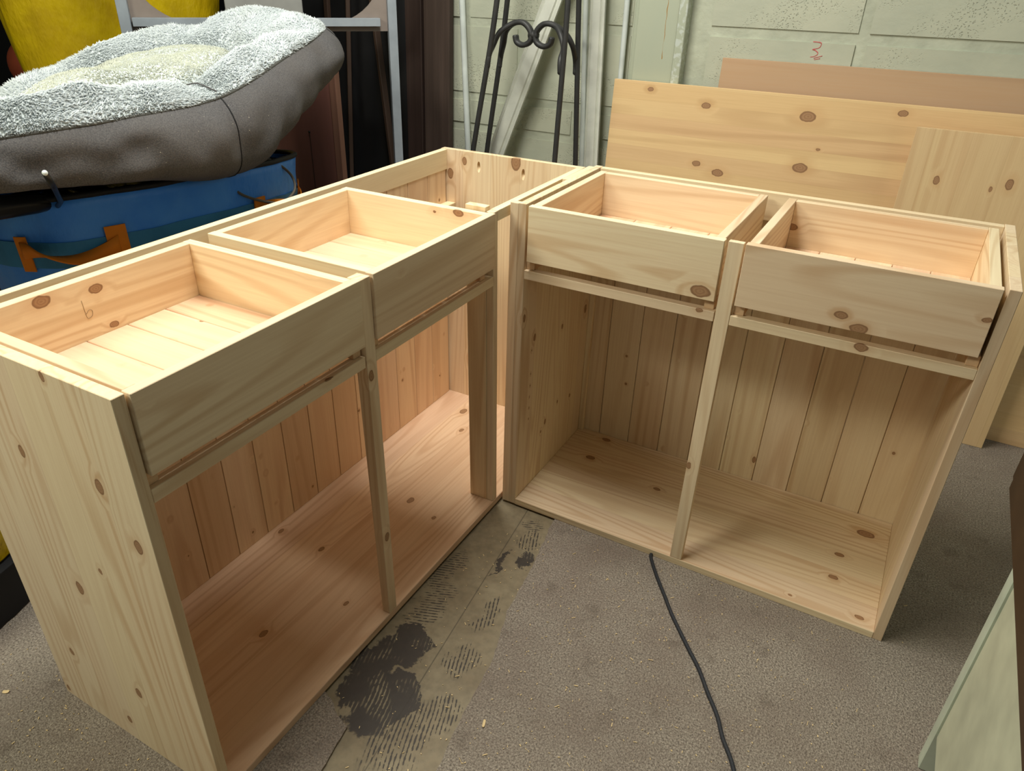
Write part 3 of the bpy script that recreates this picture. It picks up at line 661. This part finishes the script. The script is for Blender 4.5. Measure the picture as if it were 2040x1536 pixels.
# contents: crumpled black plastic, blower tube, rod, cord
m_bin = NT('black_bin_liner', .25)
def _():
    t = m_bin; v = t.obj(); t.col(srgb(16,16,18)); t.bump(t.noise(v, 30, 5, .7), .9, .01)
_()
bm = bmesh.new(); nu, nv = 60, 30; rows = []
for j in range(nv+1):
    f = j/nv
    rows.append([bm.verts.new(Vector((bagp(2*math.pi*i/nu, BH, -.012).x*f, bagp(2*math.pi*i/nu, BH, -.012).y*f, BH-.035+.030*(1-f)+.030*noise.noise(Vector((f*4*math.cos(2*math.pi*i/nu)*2, f*4*math.sin(2*math.pi*i/nu)*2, 1)))*(1 if f<.95 else .3)))) for i in range(nu)] if j else [bm.verts.new((0,0,BH-.005))])
for i in range(nu): bm.faces.new((rows[0][0], rows[1][i], rows[1][(i+1)%nu]))
for j in range(1,nv):
    for i in range(nu): bm.faces.new((rows[j][i], rows[j+1][i], rows[j+1][(i+1)%nu], rows[j][(i+1)%nu]))
o = bm_obj('bin_liner', bm, m_bin.m, None, True); o.location = BC; tag(o, 'crumpled black plastic filling the top of the blue bag', 'plastic sack')
m_bp = plain('black_plastic', srgb(28,30,34), .3)
o = tube('blower_tube', [(-.80,-.82,.835),(-.775,-.68,.824),(-.765,-.58,.815),(-.76,-.50,.806)], [.026,.024,.020,.010], m_bp, seg=16); tag(o, 'black glossy plastic tube lying on the left end of the blue bag', 'tube')
rd = empty('rod', (-.79,-.53,.785)); tag(rd, 'thin black rod with a worn white tip sticking up from the blue bag', 'rod')
tube('shaft', [(0,0,0),(.09,-.033,.040),(.200,-.100,.098),(.260,-.141,.138)], .0050, m_bp, rd, 10); tube('tip', [(.2604,-.1413,.1383),(.2625,-.1427,.1395)], .0046, m_white, rd, 10)
def cord(name, pts, r, mat, label): o = tube(name, catmull(pts, 8), r, mat, None, 8); return tag(o, label, 'cord')
m_cord = plain('grey_brown_cord', srgb(92,84,74), .6)
cord('cord', [(-.735,-.20,.805),(-.700,-.176,.790),(-.660,-.155,.752),(-.640,-.09,.722),(-.645,-.04,.712),(-.665,.02,.725),(-.685,.035,.755),(-.70,.005,.790),(-.73,-.03,.812)], .0034, m_cord, 'grey-brown cord looping out of the blue bag near the corner bay')
cord('cord', [(-.80,-.95,.60),(-.80,-.80,.64),(-.79,-.70,.74),(-.78,-.66,.81)], .0035, m_cord, 'dark grey cord hanging beside the left end of the blue bag')

# ---------------------------------------------------------------- dog bed
m_body = NT('charcoal_fabric', .85)
def _():
    t = m_body; v = t.obj(); n = t.noise(v, 420, 2); n2 = t.noise(v, 8, 4)
    c = t.mix(t.mr(n,.35,.65), srgb(70,69,71), srgb(95,93,93)); c = t.mix(t.mr(n2,.4,.7,0,.4), c, srgb(84,78,72))
    lint = t.voro(v, 60); pr = t.noise(v, 6, 1); c = t.mix(t.math('MULTIPLY', t.mr(lint,.05,.07,1,0), t.mr(pr,.5,.6,0,1)), c, srgb(170,165,150))
    t.col(c); t.bump(t.math('ADD', n, t.math('MULTIPLY', n2, 2)), .35, .002)
_()
m_flee = NT('fleece_base', .95)
def _():
    t = m_flee; v = t.obj(); n = t.noise(v, 120, 3)
    t.col(t.mix(t.mr(n,.35,.6), srgb(172,178,182), srgb(208,216,214))); t.bump(n, .8, .006)
_()
m_tuft = NT('fleece_tips', .95)
def _():
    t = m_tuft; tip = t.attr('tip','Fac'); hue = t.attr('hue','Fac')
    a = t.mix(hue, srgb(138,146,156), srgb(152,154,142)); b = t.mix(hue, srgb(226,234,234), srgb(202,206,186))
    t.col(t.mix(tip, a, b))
_()
dog = empty('dog_bed', (-.93,-.20,.84)); tag(dog, 'grey dog bed with pale shaggy fleece top tilted on the blue bag', 'dog bed')
DO = Vector((-.93,-.20,.84))
PIP = [(-.625,-.70,.970),(-.612,-.45,.972),(-.620,-.211,.980),(-.690,.06,1.030),(-.775,.300,1.073),(-.93,.43,1.085),(-1.10,.45,1.092),(-1.19,.28,1.065),(-1.21,.0,1.018),(-1.21,-.25,.955),(-1.15,-.50,.915),(-1.05,-.80,.91),(-.85,-.90,.93),(-.70,-.86,.955)]
sharp = {2:1, 4:1}
loop = catmull(PIP, 14, True)
# sharpen the corners a little
for idx in sharp:
    P0 = Vector(PIP[idx]); 
    for k in range(-3,4): loop[(idx*14+k)%len(loop)] = loop[(idx*14+k)%len(loop)].lerp(P0, .0)
NL = len(loop); cen = sum(loop, Vector())/NL + Vector((.0,0,-.02))
PX = Vector((0,0,1))
def crest(r, i):
    seam = 1.0
    for idx in (2,4,7,10,12):
        d = min(abs(i-idx*14), NL-abs(i-idx*14))/14*.35
        seam -= .55*math.exp(-(d/.10)**2)
    far = 1.0
    h = .046*seam*math.exp(-((r-.80)/.15)**2) - .050*math.exp(-((r-.55)/.06)**2) + .050*math.exp(-(r/.42)**4)
    return h*(1 if r < 1 else 0) if r < .999 else 0
def topp(i, r):
    P = loop[int(i)%NL]; q = cen.lerp(P, r)
    ww = noise.noise(Vector((q.x*7, q.y*7, 2)))*.016 + noise.noise(Vector((q.x*16, q.y*16, 5)))*.006
    return q + Vector((0,0,crest(r,i)+ww*min(1,(1-r)*6)))
nr = 44; bm = bmesh.new(); rows = []
c0 = bm.verts.new(topp(0,0)-DO)
for j in range(1,nr+1): rows.append([bm.verts.new(topp(i, j/nr)-DO) for i in range(NL)])
for i in range(NL): bm.faces.new((c0, rows[0][i], rows[0][(i+1)%NL]))
for j in range(nr-1):
    for i in range(NL): bm.faces.new((rows[j][i], rows[j+1][i], rows[j+1][(i+1)%NL], rows[j][(i+1)%NL]))
bmesh.ops.recalc_face_normals(bm, faces=bm.faces[:])
flc = bm_obj('fleece_cover', bm, m_flee.m, dog, True)
# tufts
def tufts():
    N = 85000; V = np.zeros((N*4,3)); tip = np.zeros(N*4); hue = np.zeros(N*4)
    grid = np.array([[list(topp(i, j/nr)-DO) for i in range(NL)] for j in range(nr+1)])
    rr = np.sqrt(rng.uniform(.0, 1, N)); ii = rng.uniform(0, NL, N)
    # more tufts where the loop is long: accept as is
    j0 = np.minimum((rr*nr).astype(int), nr-1); fj = rr*nr-j0; i0 = ii.astype(int)%NL; i1 = (i0+1)%NL; fi = ii-np.floor(ii)
    g = lambda a,b: grid[a,b]
    P = g(j0,i0)*((1-fj)*(1-fi))[:,None]+g(j0,i1)*((1-fj)*fi)[:,None]+g(j0+1,i0)*(fj*(1-fi))[:,None]+g(j0+1,i1)*(fj*fi)[:,None]
    e1 = g(j0+1,i0)-g(j0,i0); e2 = g(j0,i1)-g(j0,i0)+1e-6; nrm = np.cross(e1,e2); nrm /= np.linalg.norm(nrm,axis=1)[:,None]+1e-9
    nrm[nrm[:,2]<0] *= -1
    ctr = rr < .50
    ln = np.where(ctr, .0060, .0095)*rng.uniform(.7,1.3,N)
    fld = np.stack([np.sin(P[:,0]*31+P[:,1]*17), np.cos(P[:,1]*27-P[:,0]*12), np.zeros(N)],1)*.6
    lean = fld+rng.normal(0,.22,(N,3))+np.array([.5,-.25,-.2]); d = nrm*.50+lean*.9; d /= np.linalg.norm(d,axis=1)[:,None]
    a = np.cross(d, rng.normal(size=(N,3))); a /= np.linalg.norm(a,axis=1)[:,None]; b = np.cross(d,a)
    w_ = np.where(ctr,.0017,.0024)[:,None]
    base = P-nrm*.001
    for k,an in enumerate((0,2.094,4.189)):
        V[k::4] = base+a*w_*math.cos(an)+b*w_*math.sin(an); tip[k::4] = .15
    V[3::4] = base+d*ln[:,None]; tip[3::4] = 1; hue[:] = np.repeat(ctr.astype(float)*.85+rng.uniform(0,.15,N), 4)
    i4 = np.arange(N)*4; F = np.stack([np.stack([i4,i4+1,i4+3],1), np.stack([i4+1,i4+2,i4+3],1), np.stack([i4+2,i4,i4+3],1)],1).reshape(-1,3)
    me = bpy.data.meshes.new('fleece_pile'); me.vertices.add(N*4); me.vertices.foreach_set('co', V.ravel()); me.loops.add(F.size); me.loops.foreach_set('vertex_index', F.ravel().astype(np.int32))
    me.polygons.add(len(F)); me.polygons.foreach_set('loop_start', (np.arange(len(F))*3).astype(np.int32)); me.update(calc_edges=True); me.validate()
    for nm,ar in (('tip',tip),('hue',hue)): at = me.attributes.new(nm,'FLOAT','POINT'); at.data.foreach_set('value', ar.astype(np.float32))
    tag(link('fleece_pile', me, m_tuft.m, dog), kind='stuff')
tufts()
# charcoal side wall: rings from the piping down to the base
bm = bmesh.new(); rows = []
prof = [(0,0),(.016,-.010),(.034,-.028),(.046,-.055),(.048,-.085),(.036,-.112),(.006,-.132),(-.05,-.140),(-.12,-.135),(-.22,-.12)]
prof = [(v.x, v.y) for v in catmull([(a,b,0) for a,b in prof], 3)]
for (o_,d_) in prof:
    row = []
    for i in range(NL):
        t_ = (loop[(i+1)%NL]-loop[i-1]); nn = Vector((t_.y,-t_.x,0)).normalized()
        P = loop[i]; pinch = 0
        for idx in (2,3.55,4.3,7,10,12): pinch += math.exp(-((min(abs(i-idx*14), NL-abs(i-idx*14)))/2.2)**2)
        lf = max(0,min(1,(-.36-P.y)/.16)); k = (1-.22*min(1,pinch)*(1 if o_>0 else 0))*(1-.65*lf*(1 if o_>0 else 0)); dk = 1.0
        right = max(0, min(1, (P.y+.05)/.35))
        wr = noise.noise(Vector((P.x*14, P.y*14, d_*18)))*.014 + .008*max(0,noise.noise(Vector((P.x*26+P.y*26, P.y*8, d_*10)))) + noise.noise(Vector((P.x*30, P.y*30, d_*7)))*.004
        low = d_*(1-.12*right)*(1+.30*math.exp(-((P.y+.12)/.2)**2)*(P.x>-.85))*(1-.36*max(0,min(1,(-.30-P.y)/.42)))
        q = P + nn*(o_*k + wr*min(1,-d_*20)) + Vector((0,0,low))
        row.append(bm.verts.new(q-DO))
    rows.append(row)
SROWS = [[v.co.copy() for v in r_] for r_ in rows]
for j in range(len(rows)-1):
    for i in range(NL): bm.faces.new((rows[j][i], rows[j+1][i], rows[j+1][(i+1)%NL], rows[j][(i+1)%NL]))
bm.faces.new(rows[-1])
bmesh.ops.recalc_face_normals(bm, faces=bm.faces[:])
bm_obj('side_wall', bm, m_body.m, dog, True)
tube('piping', [p-DO+Vector((0,0,-.002)) for p in loop], .0045, plain('piping', srgb(72,72,68), .8), dog, 6, True)
def seam(idx):
    i = int(idx*14)%NL; t_ = (loop[(i+1)%NL]-loop[i-1]); nn = Vector((t_.y,-t_.x,0)).normalized()
    tube('seam', [r_[i]+nn*.0008 for r_ in SROWS[:21]], .0015, m_trim, dog, 5)
seam(2); seam(4.3)
tube('fleece_seam', [topp(28, r_)-DO+Vector((0,0,.006)) for r_ in (.98,.92,.86,.80,.74,.68,.63)], .0017, m_body.m, dog, 5)

# ---------------------------------------------------------------- right foreground
m_pale = plain('pale_green_laminate', srgb(190,192,166), .45); m_strip = plain('pale_green_edge', srgb(190,198,178), .45)
m_brown = plain('dark_brown_laminate', srgb(64,46,30), .5); m_pur = plain('grey_purple_plinth', srgb(108,104,112), .6)
pu = empty('green_cupboard', (1.0,-.62,0)); tag(pu, 'pale green low cupboard standing at the right edge of the picture', 'cupboard')
bm_obj('carcass', box_bm((.012,-.60,.09),(.50,.366,.489),.001), m_brown, pu)
bm_obj('end_frame', box_bm((0,.339,.0),(.50,.368,.4895),.0015), m_strip, pu)
bm_obj('door', box_bm((.004,-.55,.094),(.0118,.336,.466),.001), m_pale, pu)
bm_obj('top_rail', box_bm((.009,-.60,.470),(.0118,.3385,.4885),.001), m_brown, pu)
bm_obj('plinth', box_bm((.03,-.60,0),(.48,.3385,.0898),.001), m_pur, pu)
bc = empty('brown_cupboard', (.985,-.62,.490)); tag(bc, 'dark brown cupboard resting on top of the pale green one at right edge', 'cupboard')
bm_obj('cupboard_body', box_bm((.004,-.60,0),(.52,.545,.70),.002), m_brown, bc)
bm_obj('cupboard_door', box_bm((0,-.59,.03),(.0038,.535,.69),.001), m_brown, bc)

# ---------------------------------------------------------------- cable, shavings
m_cable = NT('black_braided_cable', .55)
m_cable.col(srgb(46,48,52)); m_cable.bump(m_cable.noise(m_cable.obj(), 500, 2), .5, .002)
cb = [(.3975,-.0015,.0042),(.402,-.015,.0042),(.430,-.060,.0045),(.473,-.120,.0042),(.505,-.165,.0042),(.561,-.233,.0042),(.597,-.275,.0042),(.629,-.322,.0042),(.660,-.365,.0042),(.681,-.405,.0042),(.716,-.46,.0042),(.75,-.56,.0042),(.76,-.70,.0042)]
cord('extension_cable', cb, .0042, m_cable.m, 'black cable running over the carpet out from under the right cabinet')
m_shav = plain('pine_shaving', srgb(226,200,150), .7)
bm = bmesh.new()
for k in range(1500):
    if k < 900: x, y = random.gauss(.45,.32), random.gauss(-.45,.30)
    else: x, y = random.gauss(-.25,.22), random.gauss(-1.12,.16)
    if -.47 < x < -.0 and y > -.97: continue
    if x > 0 and x < .92 and y > -.004: continue
    if x > .97: continue
    l = random.uniform(.0012,.0045) if random.random()<.9 else random.uniform(.005,.010); ww = random.uniform(.0004,.0009); a = random.uniform(0,math.pi)
    inh = (-.14<x<.30 and -1.2<y<.1 and x < .136-.18*y)
    z = .0006 if not inh else FZ+.0006
    d = Vector((math.cos(a),math.sin(a),random.uniform(-.1,.3))); s_ = Vector((-math.sin(a),math.cos(a),0)); c = Vector((x,y,z+.0003)); up = Vector((0,0,.0008))
    p = [c-d*l*.5-s_*ww, c+d*l*.5-s_*ww, c+d*l*.5+s_*ww, c-d*l*.5+s_*ww]
    for q in p: q.z = max(q.z, z)
    vs = [bm.verts.new(q) for q in p]+[bm.verts.new(q+up) for q in p]
    for f in ((3,2,1,0),(4,5,6,7),(0,1,5,4),(1,2,6,5),(2,3,7,6),(3,0,4,7)): bm.faces.new([vs[i] for i in f])
o = bm_obj('wood_shavings', bm, m_shav); tag(o, 'tiny pine shavings and sawdust flecks scattered on the floor', 'shavings', kind='stuff')
def chip(x, y, z, l, w_, a, label):
    bm = bmesh.new(); n = 6
    top = []; 
    for s1 in (-1,1):
        for k in range(n+1):
            u = -1+2*k/n; hw = w_*(1-.35*abs(u)**3); top.append((u*l/2, s1*hw/2, .0015+.0012*u*u))
    v = [bm.verts.new(p) for p in top]+[bm.verts.new((p[0],p[1],p[2]-.001)) for p in top]; m = n+1; N2 = 2*m
    for k in range(n):
        bm.faces.new((v[k],v[k+1],v[m+k+1],v[m+k])); bm.faces.new((v[N2+m+k],v[N2+m+k+1],v[N2+k+1],v[N2+k]))
        bm.faces.new((v[N2+k],v[N2+k+1],v[k+1],v[k])); bm.faces.new((v[m+k],v[m+k+1],v[N2+m+k+1],v[N2+m+k]))
    bm.faces.new((v[0],v[m],v[N2+m],v[N2])); bm.faces.new((v[n],v[N2+n],v[N2+m+n],v[m+n]))
    bmesh.ops.recalc_face_normals(bm, faces=bm.faces[:])
    o = bm_obj('wood_chip', bm, m_shav); o.location = (x,y,z); o.rotation_euler = (0,0,a); tag(o, label, 'wood chip')
chip(.285,-.605,.0006,.016,.005,1.9,'pale wood chip on the carpet in front of the bare floor patch')
chip(-.545,-1.02,.0006,.012,.007,.6,'curled wood chip on the carpet near the left edge')
